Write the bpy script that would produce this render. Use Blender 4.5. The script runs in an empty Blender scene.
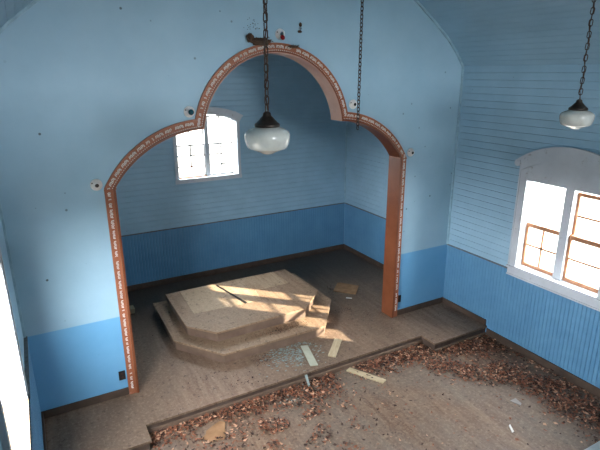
import bpy, bmesh, math, random
from mathutils import Vector, Matrix
PI = math.pi
S = bpy.context.scene
COL = S.collection
random.seed(7)

# ------------------------------------------------------------------ places
XL, XR, XC = -1.59, 4.30, 4.34          # nave side walls, chancel right wall
D = 2.95                                # chancel back wall
YB = -9.0                               # rear wall of the nave
HS = 0.14                               # chancel floor is this much higher
RAIL = 1.0                              # top of the darker blue dado
CX = 1.345                              # axis of the arch
VC = (XL+XR)/2
VAULT = [(2.945,3.67),(2.80,3.85),(2.62,4.03),(2.36,4.23),(2.02,4.47),(1.6,4.70),(1.1,4.89),(.55,5.01),(0,5.05)]
vault = [(VC-a,b) for a,b in VAULT] + [(VC+a,b) for a,b in VAULT[::-1][1:]]   # left to right

# ------------------------------------------------------------------ helpers
def srgb(r,g,b):
    f = lambda c: c/12.92 if c <= .04045 else ((c+.055)/1.055)**2.4
    return (f(r/255),f(g/255),f(b/255),1)
def tag(o,label=None,cat=None,group=None,kind=None):
    if label: o['label']=label
    if cat: o['category']=cat
    if group: o['group']=group
    if kind: o['kind']=kind
    return o
def empty(name,loc=(0,0,0),rz=0):
    o=bpy.data.objects.new(name,None); COL.objects.link(o); o.location=loc; o.rotation_euler=(0,0,rz)
    o.empty_display_size=.1
    return o
class MB:
    def __init__(s): s.v=[]; s.f=[]; s.m=[]
    def add(s,vs,fs,mi=0):
        n=len(s.v); s.v+= [tuple(p) for p in vs]; s.f+=[tuple(i+n for i in f) for f in fs]; s.m+=[mi]*len(fs)
    def box(s,x0,x1,y0,y1,z0,z1,mi=0):
        if x0>x1:x0,x1=x1,x0
        if y0>y1:y0,y1=y1,y0
        if z0>z1:z0,z1=z1,z0
        s.add([(x0,y0,z0),(x1,y0,z0),(x1,y1,z0),(x0,y1,z0),(x0,y0,z1),(x1,y0,z1),(x1,y1,z1),(x0,y1,z1)],
              [(0,3,2,1),(4,5,6,7),(0,1,5,4),(1,2,6,5),(2,3,7,6),(3,0,4,7)],mi)
    def mbox(s,mp,u0,u1,v0,v1,d0,d1,mi=0):
        vs=[mp(u,v,d) for d in (d0,d1) for u,v in ((u0,v0),(u1,v0),(u1,v1),(u0,v1))]
        s.add(vs,[(0,3,2,1),(4,5,6,7),(0,1,5,4),(1,2,6,5),(2,3,7,6),(3,0,4,7)],mi)
    def prism(s,pts,mp,d0,d1,mi=0):
        n=len(pts)
        s.add([mp(u,v,d0) for u,v in pts]+[mp(u,v,d1) for u,v in pts],
              [tuple(range(n)),tuple(range(2*n-1,n-1,-1))]+[(i,(i+1)%n,n+(i+1)%n,n+i) for i in range(n)],mi)
    def tube(s,path,r,n=6,mi=0,closed=False):
        path=[Vector(p) for p in path]; m=len(path); rings=[]
        up=Vector((.3,.2,1)).normalized()
        for i,p in enumerate(path):
            if closed: t=(path[(i+1)%m]-path[i-1])
            else: t=path[min(i+1,m-1)]-path[max(i-1,0)]
            t.normalize(); a=t.cross(up)
            if a.length<.05: a=t.cross(Vector((1,0,0)))
            a.normalize(); b=t.cross(a)
            rr=r[i] if isinstance(r,(list,tuple)) else r
            rings.append([p+(a*math.cos(2*PI*k/n)+b*math.sin(2*PI*k/n))*rr for k in range(n)])
        vs=[q for rg in rings for q in rg]; fs=[]
        for i in range(m if closed else m-1):
            j=(i+1)%m
            for k in range(n): fs.append((i*n+k,i*n+(k+1)%n,j*n+(k+1)%n,j*n+k))
        if not closed: fs+= [tuple(range(n))[::-1],tuple((m-1)*n+k for k in range(n))]
        s.add(vs,fs,mi)
    def lathe(s,prof,mat=Matrix(),n=32,mi=0):
        # prof (r,z) ; closed by poles when r==0
        vs=[];fs=[]
        for r,z in prof:
            for k in range(n): vs.append(mat@Vector((max(r,1e-5)*math.cos(2*PI*k/n),max(r,1e-5)*math.sin(2*PI*k/n),z)))
        for i in range(len(prof)-1):
            for k in range(n): fs.append((i*n+k,i*n+(k+1)%n,(i+1)*n+(k+1)%n,(i+1)*n+k))
        s.add(vs,fs,mi)
    def build(s,name,mats,parent=None,smooth=False,bevel=0,recalc=True):
        me=bpy.data.meshes.new(name); me.from_pydata(s.v,[],s.f)
        if not isinstance(mats,(list,tuple)): mats=[mats]
        for m in mats: me.materials.append(m)
        me.polygons.foreach_set('material_index',s.m)
        if recalc:
            b=bmesh.new(); b.from_mesh(me); bmesh.ops.recalc_face_normals(b,faces=b.faces); b.to_mesh(me); b.free()
        if smooth:
            me.polygons.foreach_set('use_smooth',[True]*len(me.polygons))
        me.update()
        o=bpy.data.objects.new(name,me); COL.objects.link(o)
        if parent: o.parent=parent
        if bevel:
            md=o.modifiers.new('bevel','BEVEL'); md.width=bevel; md.segments=2; md.limit_method='ANGLE'
        return o
def struct(mb,name,mats,label=None,cat=None,**k):
    o=mb.build(name,mats,**k); tag(o,label,cat,kind='structure'); return o

# ------------------------------------------------------------------ materials
def nodes(name):
    m=bpy.data.materials.new(name); m.use_nodes=True; nt=m.node_tree; nt.nodes.clear()
    out=nt.nodes.new('ShaderNodeOutputMaterial'); b=nt.nodes.new('ShaderNodeBsdfPrincipled')
    nt.links.new(b.outputs[0],out.inputs[0]); tc=nt.nodes.new('ShaderNodeTexCoord')
    return m,nt,b,tc
def noise(nt,tc,scale,stretch=(1,1,1),detail=6,rough=.6,coord='Object',off=(0,0,0)):
    mp=nt.nodes.new('ShaderNodeMapping'); mp.inputs['Scale'].default_value=stretch; mp.inputs['Location'].default_value=off
    nt.links.new(tc.outputs[coord],mp.inputs[0])
    n=nt.nodes.new('ShaderNodeTexNoise'); n.inputs['Scale'].default_value=scale; n.inputs['Detail'].default_value=detail; n.inputs['Roughness'].default_value=rough
    nt.links.new(mp.outputs[0],n.inputs['Vector']); return n.outputs['Fac']
def ramp(nt,src,a,b,lo=0.,hi=1.):
    r=nt.nodes.new('ShaderNodeMapRange'); r.inputs['From Min'].default_value=a; r.inputs['From Max'].default_value=b
    r.inputs['To Min'].default_value=lo; r.inputs['To Max'].default_value=hi
    nt.links.new(src,r.inputs['Value']); return r.outputs[0]
def mix(nt,fac,c1,c2):
    m=nt.nodes.new('ShaderNodeMix'); m.data_type='RGBA'
    if isinstance(fac,float): m.inputs[0].default_value=fac
    else: nt.links.new(fac,m.inputs[0])
    for i,c in ((6,c1),(7,c2)):
        if isinstance(c,tuple): m.inputs[i].default_value=c
        else: nt.links.new(c,m.inputs[i])
    return m.outputs[2]
def mul(nt,a,b):
    m=nt.nodes.new('ShaderNodeMath'); m.operation='MULTIPLY'
    nt.links.new(a,m.inputs[0])
    if isinstance(b,float): m.inputs[1].default_value=b
    else: nt.links.new(b,m.inputs[1])
    return m.outputs[0]
def bump(nt,b,src,strength=.2,dist=.01):
    u=nt.nodes.new('ShaderNodeBump'); u.inputs['Strength'].default_value=strength; u.inputs['Distance'].default_value=dist
    nt.links.new(src,u.inputs['Height']); nt.links.new(u.outputs[0],b.inputs['Normal'])
def paint(name,col,var=None,rough=.55,speck=None,scale=2.,stretch=(1,1,1),speckscale=7.,speckth=.035,specmix=.8,spec=.35,wear=None,bmp=.12):
    m,nt,b,tc=nodes(name)
    c=mix(nt,ramp(nt,noise(nt,tc,scale,stretch),.3,.7),col,var or tuple(x*.86 for x in col[:3])+(1,))
    if wear: c=mix(nt,ramp(nt,noise(nt,tc,9,stretch,8,.7,off=(3,1,5)),.60,.68,0,.8),c,wear)
    if speck:
        mp=nt.nodes.new('ShaderNodeMapping'); nt.links.new(tc.outputs['Object'],mp.inputs[0]); mp.inputs['Scale'].default_value=(1,1,1)
        v=nt.nodes.new('ShaderNodeTexVoronoi'); v.inputs['Scale'].default_value=speckscale; nt.links.new(mp.outputs[0],v.inputs['Vector'])
        near=ramp(nt,v.outputs['Distance'],speckth*1.6,speckth,0,1)
        sel=nt.nodes.new('ShaderNodeSeparateColor'); nt.links.new(v.outputs['Color'],sel.inputs[0])
        pick=ramp(nt,sel.outputs[0],.60,.95,0,specmix)
        c=mix(nt,mul(nt,near,pick),c,speck)
    nt.links.new(c,b.inputs['Base Color']); b.inputs['Roughness'].default_value=rough
    b.inputs['Specular IOR Level'].default_value=spec
    if bmp: bump(nt,b,noise(nt,tc,40,stretch),bmp,.004)
    return m
def flat(name,col,rough=.5,metal=0.,spec=.5,**k):
    m,nt,b,tc=nodes(name)
    c=mix(nt,ramp(nt,noise(nt,tc,k.get('scale',12)),.3,.7),col,tuple(x*k.get('v',.8) for x in col[:3])+(1,))
    nt.links.new(c,b.inputs['Base Color']); b.inputs['Roughness'].default_value=rough; b.inputs['Metallic'].default_value=metal
    b.inputs['Specular IOR Level'].default_value=spec
    return m
UP=srgb(156,188,204); UPV=srgb(144,178,196)
LO=srgb(112,170,208);  LOV=srgb(100,160,200)
SPK=srgb(60,70,75)
M={}
M['up_smooth']=paint('pale_blue_wallboard',UP,UPV,.5,SPK,1.6,speckscale=7.,speckth=.065,specmix=.9)
M['lo_smooth']=paint('mid_blue_wallboard',LO,LOV,.5,SPK,1.6,speckscale=7.,speckth=.065,specmix=.9)
M['up_board']=paint('pale_blue_boards',srgb(150,184,203),srgb(138,172,192),.5,SPK,2.4,(1,1,1),6,.035,.6)
M['lo_board']=paint('mid_blue_beadboard',srgb(96,146,180),srgb(84,134,170),.5,SPK,3,(1,1,1),6,.03,.5)
M['ceil']=paint('pale_blue_ceiling_boards',srgb(150,184,203),srgb(134,168,188),.5,SPK,2.0,(1,.4,1),6,.03,.5)
M['casing']=paint('grey_white_casing_paint',srgb(196,202,208),srgb(178,184,190),.5,srgb(70,70,70),3,speckscale=12,speckth=.05,specmix=.5,wear=srgb(150,150,148))
M['sash']=paint('bare_brown_sash_wood',srgb(176,128,96),srgb(138,92,62),.6,scale=10)
M['sash_w']=paint('white_sash_paint',srgb(205,205,205),srgb(180,175,170),.6,scale=10)
M['base']=paint('dark_brown_baseboard',srgb(86,70,60),srgb(64,52,44),.6,scale=6,stretch=(1,1,1))
M['rail']=paint('dusty_grey_rail',srgb(112,120,124),srgb(84,84,82),.7,scale=14)
M['trim']=paint('brown_arch_paint',srgb(158,98,70),srgb(136,82,56),.5,scale=5,wear=srgb(172,128,108))
M['reveal']=paint('pinkish_brown_reveal',srgb(124,72,46),srgb(106,58,34),.4,scale=4)
M['oldsill']=paint('worn_sill_wood',srgb(120,100,76),srgb(88,66,44),.7,scale=7)
M['pink']=paint('pale_pink_reveal',srgb(196,156,140),srgb(180,138,120),.45,scale=4)  # paler pink than the jamb lining, for the top lobe only
M['white']=flat('white_stencil_paint',srgb(225,222,215),.5)
M['seam']=paint('batten_blue',srgb(160,192,205),srgb(128,160,176),.5,scale=10)
def floor_mat(name,c1,c2,c3,dust,pitch,bands=.35,seamf=.35,back_col=None):
    m,nt,b,tc=nodes(name)
    sep=nt.nodes.new('ShaderNodeSeparateXYZ'); nt.links.new(tc.outputs['Object'],sep.inputs[0])
    # board number -> a tone of its own; the seam between two boards
    dv=nt.nodes.new('ShaderNodeMath'); dv.operation='DIVIDE'; nt.links.new(sep.outputs[0],dv.inputs[0]); dv.inputs[1].default_value=pitch
    fl=nt.nodes.new('ShaderNodeMath'); fl.operation='FLOOR'; nt.links.new(dv.outputs[0],fl.inputs[0])
    fr=nt.nodes.new('ShaderNodeMath'); fr.operation='FRACT'; nt.links.new(dv.outputs[0],fr.inputs[0])
    wn=nt.nodes.new('ShaderNodeTexWhiteNoise'); wn.noise_dimensions='1D'; nt.links.new(fl.outputs[0],wn.inputs['W'])
    st=noise(nt,tc,3.2,(4.5,.45,1),8,.65)
    bg=noise(nt,tc,.9,(1,.7,1),5,.6,off=(2.3,4,0))
    c=mix(nt,ramp(nt,st,.40,.60),c1,c2)
    c=mix(nt,ramp(nt,bg,.42,.58,0,.85),c,c3)
    c=mix(nt,mul(nt,wn.outputs['Value'],bands),c,c2)
    fine=noise(nt,tc,30,(1,1,1),8,.75,off=(7,7,7))
    c=mix(nt,ramp(nt,fine,.50,.62,0,.55),c,dust)
    dirt=noise(nt,tc,14,(1,1,1),8,.8,off=(1,9,2))
    c=mix(nt,ramp(nt,dirt,.55,.63,0,.75),c,srgb(58,44,34))
    if back_col:      # floor colour gets darker towards the back, with a noisy edge
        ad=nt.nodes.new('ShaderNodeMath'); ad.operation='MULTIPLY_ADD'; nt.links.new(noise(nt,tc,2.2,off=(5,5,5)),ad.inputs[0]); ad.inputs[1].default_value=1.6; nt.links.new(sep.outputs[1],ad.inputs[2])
        c=mix(nt,ramp(nt,ad.outputs[0],1.4,2.9,0,.65),c,back_col)
    seam=ramp(nt,fr.outputs[0],.0,.045,1,0)
    c=mix(nt,mul(nt,seam,seamf),c,srgb(48,40,34))
    nt.links.new(c,b.inputs['Base Color']); b.inputs['Roughness'].default_value=.62; b.inputs['Specular IOR Level'].default_value=.35
    bump(nt,b,fine,.25,.006)
    return m
M['nave']=floor_mat('worn_grey_brown_floorboards',srgb(130,107,88),srgb(98,74,57),srgb(110,99,89),srgb(152,132,112),.085)
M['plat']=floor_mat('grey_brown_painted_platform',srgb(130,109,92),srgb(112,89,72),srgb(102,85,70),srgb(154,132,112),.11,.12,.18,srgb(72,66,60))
M['altar']=floor_mat('tan_painted_altar_steps',srgb(146,121,98),srgb(126,100,78),srgb(134,112,90),srgb(162,139,113),.14,.06,.0)
M['lino']=floor_mat('tan_bare_wood_panel',srgb(176,152,124),srgb(150,122,94),srgb(160,138,112),srgb(190,168,142),.4,.0,.0)
M['riser']=paint('brown_riser',srgb(118,98,84),srgb(94,76,64),.6,scale=5)
M['nosing']=paint('dark_nosing',srgb(98,84,74),srgb(74,60,52),.6,scale=8)
M['glass_sh']=flat('pale_blue_green_glass',srgb(150,164,160),.08,spec=.8)
M['leaf1']=flat('leaf_reddish_brown',srgb(140,88,62),.7); M['leaf2']=flat('leaf_tan',srgb(196,152,122),.7); M['leaf3']=flat('leaf_dark_brown',srgb(62,38,26),.7)
M['bronze']=flat('dark_bronze',srgb(64,56,50),.4,.7,scale=30,v=.6); M['cord']=flat('brown_cloth_cord',srgb(70,48,38),.8)
M['chain']=flat('rusty_dark_chain',srgb(66,52,44),.5,.4,scale=40,v=.6)
M['pine']=paint('weathered_pine',srgb(196,180,150),srgb(168,150,120),.6,scale=6,stretch=(1,5,1)); M['card']=paint('brown_cardboard',srgb(158,122,88),srgb(128,94,62),.75,scale=8)
M['blk']=flat('black_plastic',srgb(22,22,24),.4); M['porc']=flat('aged_porcelain',srgb(235,230,224),.3,v=.85,scale=40)
M['teal']=flat('teal_bulb_glass',srgb(8,70,84),.1,spec=.8); M['red']=flat('red_bulb_glass',srgb(150,22,30),.15); M['hole']=flat('dark_socket_hole',srgb(18,14,12),.8)
M['nest']=flat('dark_nest_twigs',srgb(78,58,42),.9,scale=30,v=.4); M['green']=flat('moss_green',srgb(92,98,60),.9)
M['ground']=flat('pale_dry_ground',srgb(80,76,68),.9,scale=.5); M['whitep']=flat('white_rail_paint',srgb(225,228,226),.4)
def opal():
    m,nt,b,tc=nodes('opal_glass'); b.inputs['Base Color'].default_value=srgb(226,226,218)
    b.inputs['Roughness'].default_value=.12; b.inputs['Subsurface Weight'].default_value=.35; b.inputs['Subsurface Radius'].default_value=(.05,.05,.05)
    n=noise(nt,tc,9); nt.links.new(mix(nt,ramp(nt,n,.35,.7),srgb(205,207,200),srgb(186,188,180)),b.inputs['Base Color'])
    b.inputs['Coat Weight'].default_value=.4
    return m
M['opal']=opal()
def pane():
    m=bpy.data.materials.new('window_glass'); m.use_nodes=True; nt=m.node_tree; nt.nodes.clear()
    out=nt.nodes.new('ShaderNodeOutputMaterial'); t=nt.nodes.new('ShaderNodeBsdfTransparent'); g=nt.nodes.new('ShaderNodeBsdfGlossy'); mx=nt.nodes.new('ShaderNodeMixShader')
    t.inputs[0].default_value=(.94,.95,.95,1); g.inputs['Roughness'].default_value=.03; mx.inputs[0].default_value=.05
    nt.links.new(t.outputs[0],mx.inputs[1]); nt.links.new(g.outputs[0],mx.inputs[2]); nt.links.new(mx.outputs[0],out.inputs[0])
    return m
M['pane']=pane()

# ------------------------------------------------------------------ wall building
def spans(a,b,holes):
    segs=[(a,b)]
    for h0,h1 in holes:
        ns=[]
        for s0,s1 in segs:
            if h1<=s0 or h0>=s1: ns.append((s0,s1)); continue
            if h0>s0: ns.append((s0,h0))
            if h1<s1: ns.append((h1,s1))
        segs=ns
    return segs
def core(mb,mp,u0,u1,v0,v1,holes,d0,d1,mi=0):
    vs=sorted({v0,v1}|{h[2] for h in holes if v0<h[2]<v1}|{h[3] for h in holes if v0<h[3]<v1})
    for a,b in zip(vs,vs[1:]):
        c=(a+b)/2
        for s0,s1 in spans(u0,u1,[(h[0],h[1]) for h in holes if h[2]<c<h[3]]): mb.mbox(mp,s0,s1,a,b,d0,d1,mi)
T=.008
def hboards(mb,mp,u0,u1,v0,v1,holes,pitch,mi=0,g=.004):
    n=round((v1-v0)/pitch); p=(v1-v0)/n
    for i in range(n):
        a=v0+i*p; b=a+p
        for s0,s1 in spans(u0,u1,[(h[0]-.03,h[1]+.03) for h in holes if h[3]>a and h[2]<b]):
            prof=[(a,T),(a+g,0),(b-g*.4,0),(b,T)]
            mb.add([mp(s,v,d) for s in (s0,s1) for v,d in prof],[(0,1,5,4),(1,2,6,5),(2,3,7,6),(0,3,2,1),(4,5,6,7)],mi)
def vboards(mb,mp,u0,u1,v0,v1,holes,pitch,mi=0,g=.005):
    n=round((u1-u0)/pitch); p=(u1-u0)/n
    for i in range(n):
        a=u0+i*p; b=a+p
        for s0,s1 in spans(v0,v1,[(h[2]-.03,h[3]+.03) for h in holes if h[1]>a and h[0]<b]):
            prof=[(a,T),(a+g,0),(b-g,0),(b,T)]
            mb.add([mp(u,s,d) for s in (s0,s1) for u,d in prof],[(0,1,5,4),(1,2,6,5),(2,3,7,6)],mi)
PW=.03                                  # the left dado stands this far proud
mLp=lambda u,v,d:(XL+PW-d,u,v)
mR=lambda u,v,d:(XR+d,u,v)      # d grows into the wall
mL=lambda u,v,d:(XL-d,u,v)
mB=lambda u,v,d:(u,D+d,v)
mCR=lambda u,v,d:(XC+d,u,v)
WT=.17
WR=[(-2.39,-1.27,1.08,2.26)]; WL=[(-2.78,-1.27,1.08,2.26)]
BW=(.92,2.00,1.85,2.93)
for name,mp,lab in (('wall_right',mR,'right nave wall of pale blue horizontal boards over mid blue vertical beadboard'),('wall_left',mL,'left nave wall at the photo edge, pale blue above mid blue')):
    mb=MB(); WW=WR if mp is mR else WL; core(mb,mp,YB,0,-.14,3.75,WW,T,WT)
    hboards(mb,mp,YB,0,RAIL,3.67,WW,.092,0); vboards(mb,mp if mp is mR else mLp,YB,0,-HS,RAIL,WW,.052,1)
    if mp is mL: core(mb,mp,YB,0,-HS,RAIL-.001,[],-PW+T,T,1)
    struct(mb,name,[M['up_board'],M['lo_board']],lab,'wall')
mb=MB(); core(mb,mB,XL,XC,-.14,5.1,[BW],T,WT); hboards(mb,mB,XL,XC,RAIL,4.9,[BW],.092,0); vboards(mb,mB,XL,XC,0,RAIL,[BW],.052,1)
struct(mb,'wall_back',[M['up_board'],M['lo_board']],'chancel back wall of blue boards with the small arched window','wall')
mb=MB(); core(mb,mCR,.2,D+WT,-.14,3.75,[],T,WT); hboards(mb,mCR,.2,D,RAIL,3.75,[],.092,0); vboards(mb,mCR,.2,D,0,RAIL,[],.052,1)
struct(mb,'wall_right',[M['up_board'],M['lo_board']],'chancel right wall of boards seen past the right arch post','wall')
mb=MB(); core(mb,mL,.2,D+WT,-.14,3.75,[],T,WT); hboards(mb,mL,.2,D,RAIL,3.75,[],.092,0); vboards(mb,mL,.2,D,0,RAIL,[],.052,1)
struct(mb,'wall_left',[M['up_board'],M['lo_board']],'chancel left wall hidden behind the left arch post','wall')

# the arch outline (outer edge of the brown trim), left to right
def arc3(a,b,c,n):
    (x1,y1),(x2,y2),(x3,y3)=a,b,c
    d=2*(x1*(y2-y3)+x2*(y3-y1)+x3*(y1-y2))
    ux=((x1*x1+y1*y1)*(y2-y3)+(x2*x2+y2*y2)*(y3-y1)+(x3*x3+y3*y3)*(y1-y2))/d
    uy=((x1*x1+y1*y1)*(x3-x2)+(x2*x2+y2*y2)*(x1-x3)+(x3*x3+y3*y3)*(x2-x1))/d
    r=math.hypot(x1-ux,y1-uy); t1=math.atan2(y1-uy,x1-ux); t3=math.atan2(y3-uy,x3-ux)
    return [(ux+r*math.cos(t1+(t3-t1)*i/n),uy+r*math.sin(t1+(t3-t1)*i/n)) for i in range(n+1)]
def half(off):
    # left half of the trefoil, inset by off
    w=1.99-off; s=.985-off*.82; zj=3.115-off
    side=arc3((CX-w,2.46),(CX-1.60+off*.72,2.895-off*.72),(CX-s,zj),22)
    top=arc3((CX-s,zj),(CX-(.70-off*.7),3.625-off*.7),(CX,3.915-off),22)
    return side,top
def outline(off,z0=0):
    side,top=half(off)
    L=[(CX-(1.99-off),z0)]+side+top[1:]
    return L+[(2*CX-x,z) for x,z in L[::-1][1:]]
BANDW=.098
hole=outline(BANDW)
mb=MB()
pts=[(XL-.17,-.14),(XL-.17,3.67)]+vault+[(XR+.17,3.67),(XR+.17,-.14),(hole[-1][0],-.14)]+hole[::-1]+[(hole[0][0],-.14)]
mF=lambda u,v,d:(u,d,v)
bm=bmesh.new()
fv=[bm.verts.new((u,0,v)) for u,v in pts]; f=bm.faces.new(fv)
ext=bmesh.ops.extrude_face_region(bm,geom=[f]); bmesh.ops.translate(bm,verts=[e for e in ext['geom'] if isinstance(e,bmesh.types.BMVert)],vec=(0,.2,0))
bmesh.ops.bisect_plane(bm,geom=bm.verts[:]+bm.edges[:]+bm.faces[:],plane_co=(0,0,RAIL),plane_no=(0,0,1))
bmesh.ops.triangulate(bm,faces=bm.faces[:]); bmesh.ops.recalc_face_normals(bm,faces=bm.faces)
for f in bm.faces:
    c=f.calc_center_median(); f.material_index=1 if c.z<RAIL else 0
me=bpy.data.meshes.new('wall_front'); bm.to_mesh(me); bm.free()
me.materials.append(M['up_smooth']); me.materials.append(M['lo_smooth'])
o=bpy.data.objects.new('wall_front',me); COL.objects.link(o); tag(o,'smooth blue end wall pierced by the three-lobed arch','wall',kind='structure')
mRear=lambda u,v,d:(u,YB-d,v)
RW=(.45,2.25,2.75,4.1)  # unseen rear opening, added to throw flat light on the end wall
mb=MB(); core(mb,mRear,XL-.17,XR+.17,-.14,5.1,[RW],0,.15)
struct(mb,'wall_rear',M['up_smooth'],'rear wall behind the camera','wall')

# ceiling: narrow boards running the length of the church, following the vault
mb=MB()
acc=[Vector((x,0,z)) for x,z in vault]; P=[acc[0]]; seg=0; pos=acc[0].copy()
pitch=.092
dense=[]
for a,b in zip(acc,acc[1:]):
    n=max(1,round((b-a).length/pitch))
    for i in range(n): dense.append(a+(b-a)*i/n)
dense.append(acc[-1])
for a,b in zip(dense,dense[1:]):
    t=(b-a).normalized(); nn=Vector((-t.z,0,t.x))       # outward
    g=.004
    prof=[a+nn*T,a+t*g,b-t*g*.4,b+nn*T,b+nn*.09,a+nn*.09]
    vs=[(p.x,y,p.z) for y in (YB,D) for p in prof]
    mb.add(vs,[(i,(i+1)%6,6+(i+1)%6,6+i) for i in range(6)])
struct(mb,'ceiling',M['ceil'],'vaulted pale blue board ceiling','ceiling')

# ------------------------------------------------------------------ floors
mb=MB(); mb.box(XL-.17,XR+.17,YB,-.0,-HS-.1,-HS); struct(mb,'floor',M['nave'],'worn grey brown board floor of the nave strewn with dead leaves','floor')
PL,PR,PF,PS=-.617,3.293,-.63,-.896
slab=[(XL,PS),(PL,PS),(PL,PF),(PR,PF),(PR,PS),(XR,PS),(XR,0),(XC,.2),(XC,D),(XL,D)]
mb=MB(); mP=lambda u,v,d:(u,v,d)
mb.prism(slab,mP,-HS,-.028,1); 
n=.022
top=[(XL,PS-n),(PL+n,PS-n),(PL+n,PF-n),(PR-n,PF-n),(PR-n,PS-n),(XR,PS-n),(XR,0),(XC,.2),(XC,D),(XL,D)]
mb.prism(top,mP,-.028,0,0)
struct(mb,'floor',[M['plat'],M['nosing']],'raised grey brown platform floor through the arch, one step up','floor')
mb=MB()   # shoe strip at the foot of the step
def strip(mb,x0,y0,x1,y1,w,z0,z1):
    mb.box(min(x0,x1),max(x0,x1) if x0!=x1 else x0+w,min(y0,y1) if y0!=y1 else y0-w,max(y0,y1),z0,z1)
strip(mb,PL,PF,PR,PF,.028,-HS,-HS+.055); strip(mb,XL,PS,PL,PS,.028,-HS,-HS+.03); strip(mb,PR,PS,XR,PS,.028,-HS,-HS+.03)
struct(mb,'trim_1',M['riser'],'brown wooden strip along the foot of the platform step','trim')

# baseboards and rails
def base(name,mb,lab): return struct(mb,name,M['base'],lab,'baseboard',bevel=.004)
mb=MB(); mb.box(XL,CX-1.99,-.02,0,0,.09); base('baseboard_front',mb,'dark baseboard left of the arch on the end wall')
mb=MB(); mb.box(CX+1.99,XR,-.02,0,0,.09); base('baseboard_front',mb,'dark baseboard right of the arch on the end wall')
mb=MB(); mb.box(XR-.02,XR,PS,-.02,0,.09); mb.box(XR-.02,XR,YB,PS-.03,-HS,-HS+.11); base('baseboard_right',mb,'dark baseboard along the right nave wall')
mb=MB(); mb.box(XL+PW,XL+PW+.02,PS,-.02,0,.09); mb.box(XL+PW,XL+PW+.02,YB,PS-.03,-HS,-HS+.11); base('baseboard_left',mb,'dark baseboard along the left nave wall')
mb=MB(); mb.box(XL,XC,D-.02,D,0,.10); base('baseboard_back',mb,'dark brown baseboard along the chancel back wall')
mb=MB(); mb.box(XC-.02,XC,.2,D-.02,0,.10); base('baseboard_right',mb,'dark baseboard along the chancel right wall')
def rails(mb,mp,u0,u1,holes,th=.014):
    for s0,s1 in spans(u0,u1,holes): mb.mbox(mp,s0,s1,RAIL-.008,RAIL+.010,-th,0)
hs=[(-2.91,-1.145)]
mb=MB(); rails(mb,mR,YB,0,[(-2.52,-1.145)]); struct(mb,'trim_2',M['rail'],'thin dusty ledge between pale and mid blue on the right wall','trim')
mb=MB(); rails(mb,mL,YB,0,hs,.034); struct(mb,'trim_3',M['rail'],'thin dusty ledge on the left wall','trim')
mb=MB(); rails(mb,mB,XL,XC,[]); struct(mb,'trim_4',M['rail'],'thin ledge along the chancel back wall','trim')
mb=MB(); rails(mb,mCR,.2,D,[]); struct(mb,'trim_5',M['rail'],'thin ledge along the chancel right wall','trim')
# corner battens
mb=MB(); mb.box(XR-.022,XR,-.022,0,RAIL+.01,3.67); mb.box(XL,XL+.022,-.022,0,RAIL+.01,3.67)
for a,b in zip(vault,vault[1:]):
    a_,b_=Vector((a[0],0,a[1])),Vector((b[0],0,b[1])); t=(b_-a_).normalized(); nn=Vector((t.z,0,-t.x))*.026
    vs=[a_,b_,b_+nn,a_+nn]; mb.add([(p.x,y,p.z) for y in (-.024,0) for p in vs],[(0,3,2,1),(4,5,6,7),(0,1,5,4),(1,2,6,5),(2,3,7,6),(3,0,4,7)])
struct(mb,'trim_6',M['seam'],'pale blue batten edging the end wall along corners and vault','trim')
mb=MB(); mb.box(XC-.02,XC,D-.02,D,RAIL+.01,3.75); struct(mb,'trim_7',M['seam'],'corner batten of the chancel','trim')

# ------------------------------------------------------------------ arch surround
arch=empty('arch_surround',(CX,0,0)); tag(arch,'brown painted three-lobed arch surround with white stencilled scrolls','arch')
def shift(pts,ox=CX): return pts
outer=outline(0); inner=outline(BANDW)
def band(a,b,y0,y1,name,mat,extra=None):
    m=extra or MB(); n=len(a)
    vs=[(x-CX,y,z) for (P_,y) in ((a,y0),(b,y0),(b,y1),(a,y1)) for x,z in P_]
    fs=[]
    for i in range(n-1):
        for k in range(4):
            k2=(k+1)%4; fs.append((k*n+i,k*n+i+1,k2*n+i+1,k2*n+i))
    fs+=[(0,n,2*n,3*n),(n-1,4*n-1,3*n-1,2*n-1)]
    m.add(vs,fs); return m.build(name,mat,arch)
_o,_i=outline(BANDW-.0005),outline(BANDW+.012); ka=23; kb=len(_o)-23
band(_o[:ka+1],_i[:ka+1],-.036,.215,'reveal_lining',M['reveal'])
band(_o[kb-1:],_i[kb-1:],-.036,.215,'reveal_lining',M['reveal'])
rp=band(_o[ka:kb],_i[ka:kb],-.036,.215,'reveal_lining',M['pink']); rp['label']='paler pink lining under the top lobe'
# walk along the band centre
def path(off):
    side,top=half(off); L=[(CX-(1.99-off),.12)]+side+top[1:]
    return L+[(2*CX-x,z) for x,z in L[::-1][1:]]
def walk(pts,step):
    out=[]; acc=0
    for (x0,z0),(x1,z1) in zip(pts,pts[1:]):
        l=math.hypot(x1-x0,z1-z0)
        while acc<l:
            t=acc/l; out.append((x0+(x1-x0)*t,z0+(z1-z0)*t,(x1-x0)/l,(z1-z0)/l)); acc+=step
        acc-=l
    return out
m=MB()
for i,(x,z,tx,tz) in enumerate(walk(path(.042),.115)):
    nx,nz=-tz,tx
    def pp(u,v): return (x+tx*u+nx*v-CX,-.033,z+tz*u+nz*v)
    motifs=[[( -.042,-.012),(-.034,.014),(-.020,.012),(-.022,-.006),(-.030,-.004)],
            [(-.012,.016),(-.002,.004),(-.010,-.014)],
            [(.008,-.014),(.012,.012),(.024,.016),(.030,.002),(.020,-.006)],
            [(.036,.014),(.044,.002),(.038,-.014),(.048,-.010)]]
    for mo in motifs:
        if random.random()<.06: continue
        if z<2.0: mo=[(u,v*.8) for u,v in mo]
        # leave thin painted relief strokes
        m.tube([pp(u,v) for u,v in mo],.0058 if z>2.2 else .0045,4,1)
band(outer,outline(BANDW-.001),-.03,-.0005,'face_board',[M['trim'],M['white']],m)
m=MB()
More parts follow.
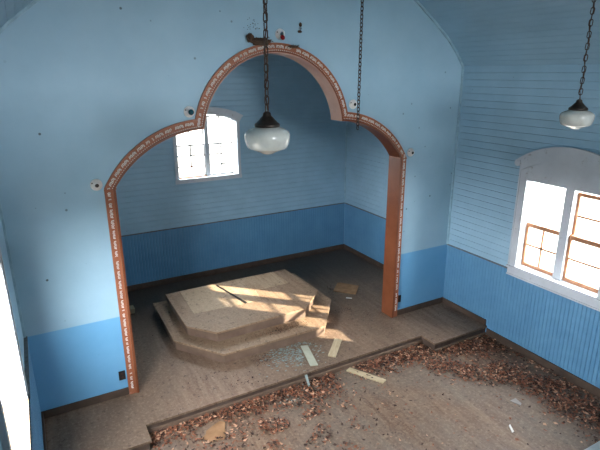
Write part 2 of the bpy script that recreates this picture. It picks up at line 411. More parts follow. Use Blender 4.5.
for x,z,tx,tz in walk([p for p in outline(.080,2.46)],.024):
    if z<2.3: continue
    m.lathe([(0,.004),(.006,.0),(.006,-.004),(0,-.004)],Matrix.Translation((x-CX,-.032,z))@Matrix.Rotation(PI/2,4,'X'),6,1)
band(outline(BANDW-.014),outline(BANDW+.004),-.042,-.0305,'inner_moulding',[M['reveal'],M['white']],m)
# capital lines at the springing
for s in (-1,1):
    m=MB()
    x=s*(1.99-BANDW/2); m.box(x-BANDW/2-.006,x+BANDW/2+.004,-.038,-.0305,2.44,2.452)
    xi=s*(1.99-BANDW-.012); m.box(xi,xi-s*.008,-.036,.21,2.445,2.457)
    m.build('springing_bead',M['trim'],arch)

# ------------------------------------------------------------------ windows
def seg_arch(u0,u1,z,rise,n=16): return arc3((u0,z),((u0+u1)/2,z+rise),(u1,z),n)
def side_window(name,mp,h,lab,flip):
    u0,u1,v0,v1=h; W=.12
    m=MB()      # flat casing: jambs, head panel
    m.mbox(mp,u0-W,u0,v0-.02,v1+.2,-.022,0); m.mbox(mp,u1,u1+W,v0-.02,v1+.2,-.022,0)
    m.mbox(mp,u0,u1,v1,v1+.2,-.018,0)
    m.mbox(mp,u0-W,u0-W+.02,v0-.02,v1+.2,-.03,-.022); m.mbox(mp,u1+W-.02,u1+W,v0-.02,v1+.2,-.03,-.022)
    root=m.build(name,M['casing'])
    tag(root,lab,'window',kind='structure')
    # pediment panel and arched cornice
    m=MB(); uc=(u0+u1)/2
    lo=seg_arch(u0-W+.02,u1+W-.02,v1+.20,.155); m.prism([(u0-W+.02,v1+.2)]+lo[1:-1]+[(u1+W-.02,v1+.2)],mp,-.018,0)
    m.build('pediment_panel',M['casing'],root)
    th=.022 if flip else .065
    m=MB(); a=seg_arch(u0-W-.01,u1+W+.01,v1+.255,.225,20); b=seg_arch(u0-W+.05,u1+W-.05,v1+.13,.175,20)
    m.prism(a+b[::-1],mp,-th,0)
    a2=seg_arch(u0-W-.015,u1+W+.015,v1+.265,.225,20); b2=seg_arch(u0-W-.005,u1+W+.005,v1+.235,.225,20); m.prism(a2+b2[::-1],mp,-th-.01,-th)
    for u in (u0-W-.01,u1+W+.01):
        c=[(u+.045*math.cos(2*PI*k/16),v1+.215+.045*math.sin(2*PI*k/16)) for k in range(16)]; m.prism(c,mp,-th-.008,0)
        s=1 if u<uc else -1
        c=[(u+s*.075+.022*math.cos(2*PI*k/12),v1+.285+.022*math.sin(2*PI*k/12)) for k in range(12)]; m.prism(c,mp,-th-.008,0)
    m.build('arched_cornice',M['casing'],root)
    ps=.03 if flip else .05; m=MB(); m.mbox(mp,u0-W-.01,u1+W+.01,v0-.045,v0-.018,-ps,.0) if not flip else None; m.mbox(mp,u0,u1,v0-.018,v0+.002,-ps,WT+.01,1); m.mbox(mp,u0-W,u1+W,v0-.14,v0-.045,-.02,0); m.mbox(mp,u0-W-.005,u1+W+.005,v0-.155,v0-.135,-.03,0)
    m.build('sill',[M['casing'],M['oldsill'] if flip else M['casing']],root)
    m=MB(); m.mbox(mp,u0-.004,u0+.006,v0,v1,-.001,WT+.002); m.mbox(mp,u1-.006,u1+.004,v0,v1,-.001,WT+.002); m.mbox(mp,u0+.006,u1-.006,v1-.006,v1+.004,-.001,WT+.002); m.mbox(mp,u0-.02,u1+.02,v0-.04,v0-.002,WT+.001,WT+.05)
    m.build('jamb_lining',M['casing'],root)
    if flip:
        m=MB(); m.mbox(mp,u0+.007,u0+.03,v0+.003,v1-.007,.09,.13); m.mbox(mp,u0+.03,u1-.007,v1-.04,v1-.007,.09,.13); m.build('sash_stop',M['sash'],root)
        return root
    m=MB(); m.mbox(mp,uc-.055,uc+.055,v0,v1,.035,.20); m.build('mullion',M['casing'],root)
    # sashes
    def sash(a,b,z0,z1,rows,cols,d,f=.032,tr=1.,nm='sash',mat=M['sash'],glass=True):
        s=MB(); s.mbox(mp,a,a+f,z0,z1,d,d+.03); s.mbox(mp,b-f,b,z0,z1,d,d+.03); s.mbox(mp,a+f,b-f,z0,z0+f*1.4,d,d+.03); s.mbox(mp,a+f,b-f,z1-f*tr,z1,d,d+.03)
        so=s.build(nm,mat,root)
        s=MB(); c=.012
        for i in range(1,cols): u=a+(b-a)*i/cols; s.mbox(mp,u-c,u+c,z0+f,z1-f,d+.006,d+.024)
        for i in range(1,rows): v=z0+(z1-z0)*i/rows; s.mbox(mp,a+f,b-f,v-c,v+c,d+.006,d+.024)
        if rows>1 or cols>1: s.build('muntins',mat,so)
        if glass:
            s=MB(); s.mbox(mp,a+f,b-f,z0+f,z1-f,d+.013,d+.016); s.build('pane',M['pane'],so)
    zm=1.665
    # far (high u) side: only the lower sash is left; near side: both sashes
    sash(uc+.052,u1-.008,v0+.004,zm+.02,2,2,.085,.034,1.6)
    sash(u0+.008,uc-.052,v0+.004,zm+.02,2,1,.075,.036,1.6)
    sash(u0+.008,uc-.052,zm-.03,v1-.05,2,1,.118,.036,1.2)
    return root
side_window('window_1',mR,WR[0],'right wall window with arched white cornice and brown sashes, upper left sash missing',0)
side_window('window_2',mL,WL[0],'left wall window at the photo edge with glaring white jamb and empty opening',1)

def back_window():
    u0,u1,v0,v1=BW; mp=mB; W=.055; uc=(u0+u1)/2; sp=v1-.16
    arcin=seg_arch(u0,u1,sp,.15,18)
    m=MB(); m.mbox(mp,u0-W,u0,v0-.01,sp+.1,-.025,0); m.mbox(mp,u1,u1+W,v0-.01,sp+.1,-.025,0)
    top=[(u0-W,v1+.03),(u1+W,v1+.03)]
    # spandrel above the arched opening
    m.prism([(u0-.004,v1+.02)]+arcin+[(u1+.004,v1+.02)],mp,-.012,WT+.002)
    root=m.build('window_4',M['casing']); tag(root,'small arched white window in the chancel back wall','window',kind='structure')
    m=MB(); a=seg_arch(u0-W-.05,u1+W+.05,sp+.10,.16,20); b=seg_arch(u0-W+.01,u1+W-.01,sp-.0,.155,20)
    m.prism(a+b[::-1],mp,-.05,0)
    a=seg_arch(u0-W-.06,u1+W+.06,sp+.112,.16,20); b=seg_arch(u0-W-.05,u1+W+.05,sp+.088,.16,20); m.prism(a+b[::-1],mp,-.062,-.05)
    m.build('arched_cornice',M['casing'],root)
    m=MB(); m.mbox(mp,u0-W-.01,u1+W+.01,v0-.075,v0-.01,-.028,0); m.mbox(mp,u0,u1,v0-.012,v0+.002,-.04,WT+.01); m.build('sill',M['casing'],root)
    m=MB(); m.mbox(mp,uc-.03,uc+.03,v0,v1-.02,.05,.15); m.build('mullion',M['casing'],root)
    m=MB(); m.mbox(mp,u0-.004,u0+.005,v0,sp+.01,-.001,WT+.002); m.mbox(mp,u1-.005,u1+.004,v0,sp+.01,-.001,WT+.002); m.build('jamb_lining',M['casing'],root)
    zm=2.42
    for a,b in ((u0+.004,uc-.032),(uc+.032,u1-.045)):
        for z0,z1,rows,d in ((v0+.001,zm,3,.07),(zm-.03,v1-.04,1,.105)):
            f=.022; s=MB()
            s.mbox(mp,a,a+f,z0,z1,d,d+.03); s.mbox(mp,b-f,b,z0,z1,d,d+.03); s.mbox(mp,a+f,b-f,z0,z0+.03,d,d+.03); s.mbox(mp,a+f,b-f,z1-.028,z1,d,d+.03)
            so=s.build('sash',M['sash_w'] ,root)
            s=MB(); c=.012; u=(a+b)/2; s.mbox(mp,u-c,u+c,z0+f,z1-f,d+.006,d+.022)
            for i in range(1,rows): v=z0+(z1-z0)*i/rows; s.mbox(mp,a+f,b-f,v-c,v+c,d+.006,d+.022)
            s.build('muntins',M['sash_w'],so)
            s=MB(); s.mbox(mp,a+f,b-f,z0+f,z1-f,d+.012,d+.015); s.build('pane',M['pane'],so)
    m=MB(); m.mbox(mp,u0,uc-.03,v0,v0+.02,.03,.069); m.build('sash_stop',M['sash'],root)
back_window()

m=MB()
for u0,u1 in ((RW[0]-.1,RW[0]),(RW[1],RW[1]+.1)): m.mbox(mRear,u0,u1,RW[2]-.1,RW[3]+.1,-.02,0)
for v0,v1 in ((RW[2]-.1,RW[2]),(RW[3],RW[3]+.1)): m.mbox(mRear,RW[0],RW[1],v0,v1,-.02,0)
for k in (1,2): u=RW[0]+(RW[1]-RW[0])*k/3; m.mbox(mRear,u-.025,u+.025,RW[2],RW[3],.03,.08)
tag(m.build('added_rear_window',M['casing']),'wide unseen loft window behind the camera, added to light the end wall','window',kind='structure')
# ------------------------------------------------------------------ altar platform
altar=empty('altar_platform',(1.34,1.0,0)); tag(altar,'two-tier tan wooden altar platform with clipped front corners inside the arch','altar platform')
ax=lambda P_:[(x-1.34,y-1.0) for x,y in P_]
low=ax([(.095,1.95),(.075,.68),(.545,.02),(2.075,.02),(2.60,.70),(2.60,1.95)])
upp=ax([(.275,1.86),(.265,.72),(.575,.335),(1.96,.375),(2.41,.80),(2.37,1.86)])
def inset(P_,d):
    cx=sum(p[0] for p in P_)/len(P_); cy=sum(p[1] for p in P_)/len(P_)
    return [(cx+(x-cx)*(1-d),cy+(y-cy)*(1-d)) for x,y in P_]
def tier(P_,z0,z1,name):
    m=MB(); m.prism(inset(P_,.02),mP,z0,z1-.028,1); m.prism(P_,mP,z1-.028,z1,0); return m.build(name,[M['altar'],M['riser']],altar,bevel=.003)
tier(low,0,.15,'lower_step'); tier(upp,.15,.30,'upper_step')
m=MB(); m.prism(ax([(.50,1.855),(.47,1.0),(1.22,.955),(1.08,1.80),(1.08,1.855)]),mP,.3,.303)
m.build('inset_panel',M['lino'],altar)
m=MB(); m.prism(ax([(1.11,1.855),(1.11,1.80),(1.27,.955),(1.50,.96),(1.56,1.30),(2.16,1.30),(2.13,1.855)]),mP,.3,.303)
m.build('inset_panel',M['lino'],altar)
m=MB(); m.prism(ax([(1.075,1.775),(1.10,1.785),(1.275,.955),(1.24,.945)]),mP,.303,.307); m.build('panel_gap',M['hole'],altar)

# ------------------------------------------------------------------ pendant lamps and chains
def link(m,c,l,w,r,rot,tilt=0):
    pts=[]
    for k in range(12):
        a=2*PI*k/12; u=math.cos(a)*w/2; v=math.sin(a)*w/2+(l-w)/2*(1 if math.sin(a)>0 else -1)
        pts.append((c[0]+u*math.cos(rot),c[1]+u*math.sin(rot),c[2]+v))
    m.tube(pts,r,5,closed=True)
def vault_z(x):
    for (x0,z0),(x1,z1) in zip(vault,vault[1:]):
        if x0<=x<=x1: return z0+(z1-z0)*(x-x0)/(x1-x0)
SC=Matrix.Scale(.829,4)
def lamp(x,y,ztop,lean,label):
    r=empty('pendant_lamp',(x,y,ztop)); tag(r,label,'lamp','schoolhouse pendant lamps on long chains')
    m=MB(); m.lathe([(0,.012),(.018,.012),(.03,.0),(.033,-.014),(.036,-.022),(.05,-.035),(.062,-.05),(.084,-.072),(.096,-.08),(.101,-.088),(.101,-.104),(.088,-.108),(0,-.108)],SC); m.build('fitter_cap',M['bronze'],r,smooth=True)
    m=MB(); m.lathe([(.086,-.106),(.100,-.110),(.135,-.122),(.165,-.140),(.178,-.158),(.181,-.180),(.179,-.205),(.172,-.235),(.162,-.262),(.150,-.276),(.115,-.288),(.075,-.303),(.045,-.318),(.022,-.324),(0,-.325)],SC,n=48); m.build('globe',M['opal'],r,smooth=True)
    top=vault_z(x+lean*1.3)-ztop; m=MB(); z=.030; i=0
    while z<top-.02:
        link(m,(lean*z,0,z),.060,.030,.0042,(PI/2)*(i%2)+.5); z+=.050; i+=1
    m.build('chain',M['chain'],r,smooth=True)
    m=MB(); n=int(top/.04); m.tube([(lean*(top*k/n)+.008*math.cos(k*.9),.008*math.sin(k*.9),.01+(top-.01)*k/n) for k in range(n+1)],.0042,5); m.build('cord',M['cord'],r,smooth=True)
    m=MB(); m.lathe([(0,0),(.02,0),(.06,.03),(.065,.06),(0,.06)],Matrix.Translation((lean*top,0,top-.05))); m.build('ceiling_canopy',M['bronze'],r,smooth=True)
# lamp positions: on the sight lines, sized by a 36 cm globe
cam=Vector((-1.272,-5.327,3.594))
lamp(.129,-2.334,3.341,.008,'nearer opal glass pendant lamp hanging in front of the arch opening')
lamp(3.354,-2.39,3.33,-.02,'opal glass pendant lamp at the right edge in front of the right wall')
r=MB(); zt=vault_z(1.40)
z=3.115; i=0
while z<zt+.01:
    link(r,(1.375+(z-3.1)*.008,-1.60,z),.040,.025,.0042,(PI/2)*(i%2)+.3); z+=.032; i+=1
tag(r.build('hanging_chain',M['chain'],smooth=True),'bare dark chain with no lamp hanging before the arch','chain')

# ------------------------------------------------------------------ porcelain lamp sockets around the arch
def socket(x,z,fill,label):
    r=empty('light_socket',(x,0,z)); tag(r,label,'light socket','porcelain light sockets round the arch')
    R=Matrix.Rotation(PI/2,4,'X')
    m=MB(); m.lathe([(0,0),(.058,0),(.060,.008),(.054,.016),(.036,.022),(.032,.045),(.028,.052),(.020,.052)],R,28); m.build('base',M['porc'],r,smooth=True)
    m=MB()
    if fill=='teal' : m.lathe([(.020,.050),(.028,.062),(.031,.078),(.026,.094),(.012,.104),(0,.106)],R,20); m.build('bulb',M['teal'],r,smooth=True)
    elif fill=='red': m.lathe([(.018,.05),(.024,.065),(.024,.09),(.014,.108),(0,.112)],R@Matrix.Rotation(.5,4,'X'),20); m.build('bulb',M['red'],r,smooth=True)
    else: m.lathe([(.020,.0521),(.019,.053),(0,.053)],R,20); m.build('opening',M['hole'],r)
    m=MB(); m.lathe([(.008,.018),(.006,.024),(0,.025)],Matrix.Translation((-.04,0,.02))@R,8); m.build('screw',M['bronze'],r)
socket(-.712,2.508,'','empty white porcelain socket left of the left arch springing')
socket(.302,3.195,'teal','white socket with a teal bulb above the left arch cusp')
socket(1.405,4.005,'red','white socket with a red bulb above the crown of the arch')
socket(2.425,3.205,'','empty blackened socket above the right arch cusp')
socket(3.425,2.515,'','empty porcelain socket right of the right arch springing')

# nest and clumps on the crown
def twigs(m,c,ext,n,l=.05,r=.002,mi=0):
    for _ in range(n):
        p=Vector([c[i]+random.gauss(0,1)*ext[i]*.45 for i in range(3)]); d=Vector((random.gauss(0,1),random.gauss(0,.6),random.gauss(0,.35))).normalized()*l*random.uniform(.4,1)
        m.tube([p-d/2,p+Vector((0,0,.004)),p+d/2],r,4,mi)
def blob(m,c,ext,seed,mi=0,n=14,k=9):
    rnd=random.Random(seed); vs=[];fs=[]
    for i in range(k+1):
        th=PI*i/k
        for j in range(n):
            ph=2*PI*j/n; q=1+rnd.uniform(-.22,.22) if 0<i<k else 1
            vs.append((c[0]+ext[0]*q*math.sin(th)*math.cos(ph),c[1]+ext[1]*q*math.sin(th)*math.sin(ph),c[2]+ext[2]*q*math.cos(th)))
    for i in range(k):
        for j in range(n): fs.append((i*n+j,i*n+(j+1)%n,(i+1)*n+(j+1)%n,(i+1)*n+j))
    m.add(vs,fs,mi)
m=MB(); blob(m,(1.15,-.04,3.918),(.125,.045,.04),1); blob(m,(1.02,-.04,3.955),(.042,.04,.045),2); twigs(m,(1.14,-.045,3.925),(.13,.04,.035),150)
tag(m.build('bird_nest',M['nest']),'dark twig bird nest on the crown of the arch','nest')
m=MB(); blob(m,(1.55,-.046,3.875),(.06,.012,.014),5); twigs(m,(1.55,-.048,3.875),(.09,.008,.02),44,.03)
tag(m.build('nest_remnant',M['nest']),'small dark mud clump stuck on the trim right of the crown','nest')
m=MB(); blob(m,(1.665,-.008,4.115),(.018,.012,.022),8); blob(m,(1.655,-.008,4.04),(.028,.010,.014),9); twigs(m,(1.66,-.01,4.08),(.012,.004,.05),14,.03,.0015)
tag(m.build('wall_dropping',M['nest']),'small dark mud daub on the wall above the arch','mud daub')
m=MB(); rr=random.Random(4)
for _ in range(26): blob(m,(1.07+rr.gauss(0,.05),-.002,4.09+rr.gauss(0,.04)),(.0045,.003,.0045),rr.random(),0,6,4)
tag(m.build('mud_spatter',M['nest']),'spatter of small dark mud spots on the wall above the nest','mud spots',kind='stuff')

# outlets
def outlet(x,z,label):
    r=empty('power_outlet',(x,0,z)); tag(r,label,'power outlet','black power outlets beside the arch')
    m=MB(); m.box(-.036,.036,-.008,0,-.058,.058); m.build('cover_plate',M['blk'],r,bevel=.003)
    for dz in (-.022,.022):
        m=MB(); m.lathe([(0,.0125),(.014,.0125),(.015,.008)],Matrix.Translation((0,0,dz))@Matrix.Rotation(PI/2,4,'X'),16)
        s=m.build('receptacle',M['cord'],r)
outlet(-.697,.262,'black power outlet low on the wall left of the arch')
outlet(3.375,.275,'black power outlet low on the wall right of the arch')

# ------------------------------------------------------------------ loose boards and litter
def plank(x,y,z,l,w,t,ang,mat,name,label,cat,marks=False):
    m=MB(); n=6
    top=[(-l/2,-w/2),(-l/2+.006,w/2),(l/2,w/2*.96),(l/2-.01,-w/2)]
    m.prism(top,mP,0,t)
    if marks:
        for u,v,a in ((-.12,0,.014),(.02,.008,.02),(.09,-.01,.018),(.05,.012,.012)):
            m.prism([(u+a*math.cos(2*PI*k/9)*random.uniform(.7,1.2),v+a*.6*math.sin(2*PI*k/9)) for k in range(9)],mP,t,t+.001,1)
    r=m.build(name,[mat,M['base']]); r.location=(x,y,z); r.rotation_euler=(0,0,ang); tag(r,label,cat)
    return r
plank(2.005,-.34,0,.46,.105,.016,math.radians(46),M['pine'],'loose_board','pale board lying flat on the platform near the step edge','board')
plank(1.60,-.33,0,.50,.10,.012,math.radians(76),flat('pale_greenish_wood',srgb(176,178,160),.5),'loose_board','dusty greenish board lying among the broken glass','board')
plank(2.115,-.905,-HS,.52,.085,.016,math.radians(-61),M['pine'],'loose_board','pale board with dark stains on the leaf-strewn nave floor','board',True)
# torn cardboard: irregular sheet
m=MB(); P_=[(-.109,-.999),(-.04,-.955),(-.02,-.91),(.032,-.883),(.10,-.85),(.168,-.828),(.214,-.873),(.17,-.98),(.16,-1.03),(.114,-1.123),(.02,-1.09),(-.027,-1.107),(-.05,-1.05)]
m.prism([(x,y) for x,y in P_],mP,-HS+.012,-HS+.016); o=m.build('torn_cardboard',M['card']); tag(o,'torn piece of tan cardboard among leaves at the foot of the step','cardboard')
m=MB(); m.prism([(2.97,1.22),(3.21,1.46),(3.26,1.45),(3.47,1.17),(3.23,.92)],mP,.001,.014)
o=m.build('cardboard_sheet',M['card']); tag(o,'brown rectangular sheet lying on the chancel floor by the right post','cardboard')
m=MB(); m.prism([(3.015,.895),(3.09,.835),(3.08,.82),(3.005,.88)],mP,.001,.010); tag(m.build('paper_scrap',M['white']),'tiny white paper strip on the chancel floor below the brown sheet','paper')
m=MB(); m.box(-.36,-.17,2.06,2.2,0,.055); m.box(-.36,-.165,2.055,2.205,.055,.075); tag(m.build('wood_block',M['pine'],bevel=.003),'small wooden block peeking out behind the left arch post','wood block')
m=MB(); m.prism([(3.30,-2.15),(3.40,-2.15),(3.38,-2.25),(3.34,-2.27)],mP,-HS+.001,-HS+.006); tag(m.build('paper_scrap',flat('grey_paper',srgb(150,146,140),.8)),'grey triangular paper scrap on the nave floor near the right wall','paper')
m=MB(); m.prism([(2.93,-2.44),(2.96,-2.43),(2.90,-2.53),(2.87,-2.53)],mP,-HS+.001,-HS+.008); tag(m.build('paper_scrap',M['white']),'small white chip on the open nave floor','paper')
# board lying on the left sill
m=MB(); m.prism([(-1.735,-1.30),(-1.66,-1.80),(-1.61,-2.2),(-1.735,-2.2)],mP,1.081,1.10); 


BOARDS=[(2.005,-.34,.46,.105,math.radians(46)),(1.60,-.33,.50,.10,math.radians(76)),(2.115,-.905,.52,.085,math.radians(-61)),(.06,-.92,.26,.22,.3),(3.22,1.19,.38,.36,.78)]
def on_board(x,y,mg=.025):
    for bx,by,l,w_,a in BOARDS:
        u=(x-bx)*math.cos(a)+(y-by)*math.sin(a); v=-(x-bx)*math.sin(a)+(y-by)*math.cos(a)
        if abs(u)<l/2+mg and abs(v)<w_/2+mg: return True
    return False
def leaves(m,n,f,z,size=(.018,.042),mats=3,lift=.03):
    k=0; tries=0
    while k<n and tries<n*60:
        tries+=1
        x,y,ok=f()
        if not ok or on_board(x,y): continue
        k+=1; s=random.uniform(*size); a=random.uniform(0,2*PI); t=random.gauss(0,.35); h=z+random.random()**2*lift+.002
        ca,sa=math.cos(a),math.sin(a); w=s*random.uniform(.35,.6); cl=random.uniform(.1,.5)*s; tl=math.tan(max(-.7,min(.7,t)))
        P_=[(-s/2,0,cl*.5),(-.1*s,w/2,cl*.3),(s/2,0,cl),( -.1*s,-w/2,cl*.3),(0,0,0)]
        vs=[(x+ca*u-sa*v,y+sa*u+ca*v,h+max(0,q+v*tl*.7+ .35*w*abs(tl))) for u,v,q in P_]
        r=random.random(); mi=0 if r<.48 else (1 if r<.64 else 2)
        m.add(vs,[(0,4,1),(4,2,1),(0,3,4),(4,3,2)],min(mi,mats-1))
def vn(x,y,s=3.1,o=0):
    return .5+.25*(math.sin(x*s*1.7+o+1.3*math.sin(y*s))+math.sin(y*s*2.3+o*2+1.1*math.sin(x*s*1.3)))
def fnave():
    x=random.uniform(-.6,4.25); y=random.uniform(-3.5,-.66)
    d=0
    # band at the foot of the step, left half
    e=PF-.03-y
    if e<0: return x,y,False
    wdt=.17+.10*vn(x,0,4)
    if x<1.75: d=max(d,1.0*math.exp(-(e/wdt)**2)*(.55+.6*vn(x,y,7)))
    # patch below the middle
    d=max(d,.85*math.exp(-((x-1.25)/.40)**2-((y+.86)/.20)**2)*(vn(x,y,9,2)>.35))
    d=max(d,.40*math.exp(-((x-.7)/.8)**2-((y+1.25)/.5)**2)*(vn(x,y,7,1)>.56))
    d=max(d,.30*math.exp(-((x-.1)/.4)**2-((y+.95)/.3)**2))
    # big drift against the right part
    dx=(x-2.95); yc=-.72-.10*dx-.28*max(0,dx-.4)
    if 1.95<x: d=max(d,1.3*math.exp(-((y-yc)/(.22+.10*max(0,dx)))**2)*min(1,(x-1.9)/.25)*(1 if x<3.9 else .5))
    # band running diagonally then along the right wall
    yy=-1.15-(x-3.0)*1.0
    d=max(d,.8*math.exp(-((y-yy)/.24)**2)*(2.9<x<4.2)*(.4+.9*vn(x,y,6)))
    xc=3.93-.14*(y+2.2); 
    if y<-1.5: d=max(d,(.75+.3*(y<-2.4))*math.exp(-((x-xc+.1)/(.20+.06*(y<-2.3)))**2)*(.35+.9*vn(x,y,6,3)))
    d=max(d,.35*math.exp(-((XR-.05-x)/.09)**2)*(y<-.95))
    if x<PL+.01 : d=0
    if x>PR-.03 and y>PS-.03: d=0
    d=max(d,.006)
    if x<PL+.03 and y>PS-.05: d=0
    return x,y,random.random()<d
m=MB(); leaves(m,9200,fnave,-HS,(.024,.058))
o=m.build('leaf_litter',[M['leaf1'],M['leaf2'],M['leaf3']],recalc=False); tag(o,'drifts of dry brown leaves on the nave floor along the step and right wall','leaves',kind='stuff')
low_w=[(x+1.34,y+1.0) for x,y in low]; up_w=[(x+1.34,y+1.0) for x,y in upp]
def inside(x,y,P_):
    c=False
    for (x0,y0),(x1,y1) in zip(P_,P_[1:]+P_[:1]):
        if (y0>y)!=(y1>y) and x<(x1-x0)*(y-y0)/(y1-y0)+x0: c=not c
    return c
def fpl():
    x=random.uniform(-.5,4.25); y=random.uniform(-.62,2.9)
    d=.012*(y<1.6)
    for cx,cy,sx,sy,w in ((.62,-.42,.15,.10,.35),(.25,-.18,.18,.14,.15),(1.05,-.12,.16,.10,.9),(2.75,.50,.11,.12,.95),(3.05,1.30,.14,.12,.5),(2.95,.2,.25,.12,.12),(2.5,-.1,.3,.2,.12),(4.2,-.35,.05,.4,.6),(2.6,.55,.08,.1,.3)):
        d=max(d,w*math.exp(-((x-cx)/sx)**2-((y-cy)/sy)**2))
    if inside(x,y,low_w): d=0
    if 3.0<x<3.5 and -.05<y<.26: d=0
    if x<-.45 and -.05<y<.26: d=0
    if 3.0<x and 0<y<.2: d=0
    return x,y,random.random()<d
m=MB(); leaves(m,700,fpl,0,(.012,.030),lift=.012)
tag(m.build('floor_debris',[M['leaf3'],M['leaf1'],M['leaf3']],recalc=False),'scattered dark crumbs and leaf bits on the platform floor','debris',kind='stuff')
low_in=inset(low_w,.03); up_out=inset(up_w,-.03)
def flow():
    x=random.uniform(.1,2.6); y=random.uniform(.03,1.9)
    d=.03
    for cx,cy,sx,sy,w in ((1.45,.22,.26,.07,1.),(1.1,.2,.2,.07,.4),(1.8,.25,.1,.07,.4)): d=max(d,w*math.exp(-((x-cx)/sx)**2-((y-cy)/sy)**2))
    return x,y,inside(x,y,low_in) and not inside(x,y,up_out) and random.random()<d
m=MB(); leaves(m,280,flow,.15,(.012,.028),lift=.01)
tag(m.build('step_debris',[M['leaf3'],M['leaf1'],M['leaf3']],recalc=False),'dark crumbs lying on the lower altar step','debris',kind='stuff')
up_in=inset(up_w,.04)
def fup():
    x=random.uniform(.3,2.4); y=random.uniform(.35,1.85); d=.15
    for cx,cy,sx,sy,w in ((.85,.95,.3,.12,.6),(.8,.6,.3,.12,.5),(1.1,1.7,.3,.08,.7),(1.5,1.0,.3,.2,.3)): d=max(d,w*math.exp(-((x-cx)/sx)**2-((y-cy)/sy)**2))
    return x,y,inside(x,y,up_in) and random.random()<d
m=MB(); leaves(m,160,fup,.303,(.008,.018),lift=.004)
tag(m.build('top_debris',[M['leaf3'],M['leaf1'],M['leaf3']],recalc=False),'fine dark crumbs on top of the altar platform','debris',kind='stuff')
# broken glass
m=MB()
for _ in range(380):
    while True:
        x=random.gauss(1.42,.20); y=random.gauss(-.20,.16)
        if y>-.6 and not inside(x,y,low_w) and not on_board(x,y): break
    s=random.uniform(.008,.034); a=random.uniform(0,2*PI); zz=random.uniform(.001,.012); tx,ty=random.gauss(0,.12),random.gauss(0,.12)
    P_=[]
    for k in range(random.choice((3,3,4))):
        b=a+2*PI*k/3.3+random.uniform(-.3,.3); rr=s*random.uniform(.3,1)
        u,v=rr*math.cos(b),rr*math.sin(b)*.6; P_.append((x+u,y+v,zz+abs(u*tx)+abs(v*ty)))
    n=len(P_); m.add(P_+[(p[0],p[1],p[2]+.003) for p in P_],[tuple(range(n)),tuple(range(2*n-1,n-1,-1))]+[(i,(i+1)%n,n+(i+1)%n,n+i) for i in range(n)])
tag(m.build('broken_glass',M['glass_sh']),'scatter of pale blue-green broken glass on the platform before the altar','broken glass',kind='stuff')
m=MB()
for _ in range(26):
    x=random.gauss(1.25,.18); y=random.uniform(-.95,-.70); s=random.uniform(.01,.03)
    P_=[(x,y,-HS+.02),(x+s,y+s*.5,-HS+.024),(x+s*.2,y+s,-HS+.02)]
    m.add(P_+[(p[0],p[1],p[2]+.003) for p in P_],[(0,1,2),(5,4,3),(0,1,4,3),(1,2,5,4),(2,0,3,5)])
tag(m.build('broken_glass',M['glass_sh']),'few glass splinters among the leaves below the step','broken glass',kind='stuff')
# leaning glass strips over the step edge
m=MB(); m.prism([(1.36,-.60),(1.40,-.60),(1.375,-.76),(1.345,-.76)],lambda u,v,d:(u,v,d-.13*max(0,(-.60-v)/.16)),.0,.003); tag(m.build('glass_strip',M['glass_sh']),'narrow strip of glass tipping over the step edge','glass')

# dust crumbs on the left sill
m=MB()
for _ in range(40): blob(m,(random.uniform(-1.72,-1.60),random.uniform(-2.1,-1.3),1.082),(.004,.004,.002),random.random(),0,5,3)
tag(m.build('sill_crumbs',M['base']),'dusty crumbs on the left window sill','debris',kind='stuff')

# ------------------------------------------------------------------ loft and outside
r=empty('loft_railing',(VC,-5.1,2.1)); tag(r,'white loft railing, one corner showing at lower right','railing')
m=MB(); m.box(XL+.001-VC,XR-.001-VC,-.05,.073,.96,1.0); m.build('cap_rail',M['whitep'],r)
m=MB(); m.box(XL+.001-VC,XR-.001-VC,-.02,.02,0,.96); m.build('panel',M['whitep'],r)
mb=MB(); mb.box(XL,XR,YB,-5.04,1.95,2.1); struct(mb,'floor',M['nave'],'loft floor under the camera','floor')
mb=MB(); mb.box(-60,60,-60,60,-.95,-.75); struct(mb,'floor',M['ground'],'pale ground outside the church','ground')

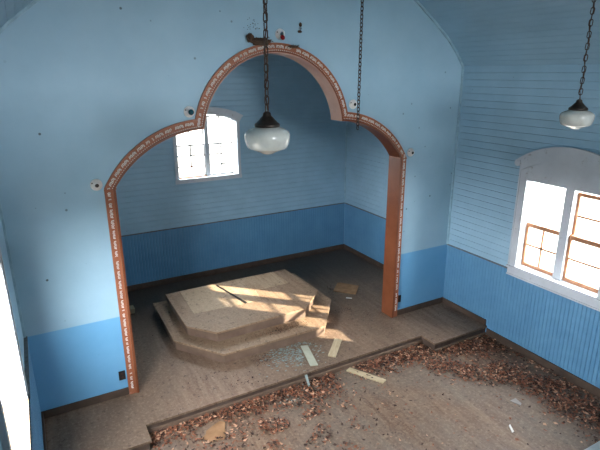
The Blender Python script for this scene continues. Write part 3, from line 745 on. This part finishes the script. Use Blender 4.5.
# ------------------------------------------------------------------ light
w=bpy.data.worlds.new('sky'); S.world=w; w.use_nodes=True; nt=w.node_tree; bg=nt.nodes['Background']
bg.inputs[0].default_value=(.95,.97,1.0,1); bg.inputs[1].default_value=16.0
sun=bpy.data.lights.new('sun','SUN'); sun.energy=10; sun.angle=math.radians(.6); sun.color=(1,.90,.72)
so=bpy.data.objects.new('sun',sun); COL.objects.link(so)
dv=Vector((-.72,.69,-.402)).normalized(); so.rotation_euler=dv.to_track_quat('-Z','Y').to_euler(); so.location=(12,-9,9)
def portal(loc,rot,sx,sy):
    l=bpy.data.lights.new('window_portal','AREA'); l.shape='RECTANGLE'; l.size=sx; l.size_y=sy; l.cycles.is_portal=True
    o=bpy.data.objects.new('window_portal',l); COL.objects.link(o); o.location=loc; o.rotation_euler=rot
for i,h in enumerate(WL):
    y=(h[0]+h[1])/2; z=(h[2]+h[3])/2
    if i==0: portal((XR+WT+.02,y,z),(0,PI/2,0),1.2,1.14)
    portal((XL-WT-.02,y,z),(0,-PI/2,0),1.2,1.14)
portal(((RW[0]+RW[1])/2,YB-.17,(RW[2]+RW[3])/2),(PI/2,0,0),1.8,1.35)
portal(((BW[0]+BW[1])/2,D+WT+.02,(BW[2]+BW[3])/2),(-PI/2,0,0),1.1,1.1)

# ------------------------------------------------------------------ camera
c=bpy.data.cameras.new('camera'); co=bpy.data.objects.new('camera',c); COL.objects.link(co); S.camera=co
rt=Vector((0.87587395,-0.48252378,-0.00395238)); up=Vector((0.1455839,0.25643608,0.95553434)); fw=Vector((0.4600545,0.83750304,-0.29485338))
mat=Matrix((( rt.x,up.x,-fw.x),(rt.y,up.y,-fw.y),(rt.z,up.z,-fw.z))).to_4x4(); mat.translation=Vector((-1.27224341,-5.32657979,3.59368054))
co.matrix_world=mat; c.sensor_fit='HORIZONTAL'; c.sensor_width=36; c.lens=494.588/600*36; c.clip_start=.05
S.view_settings.view_transform='Standard'; S.view_settings.look='None'; S.view_settings.exposure=1.79; S.view_settings.gamma=1; S.view_settings.use_curve_mapping=False
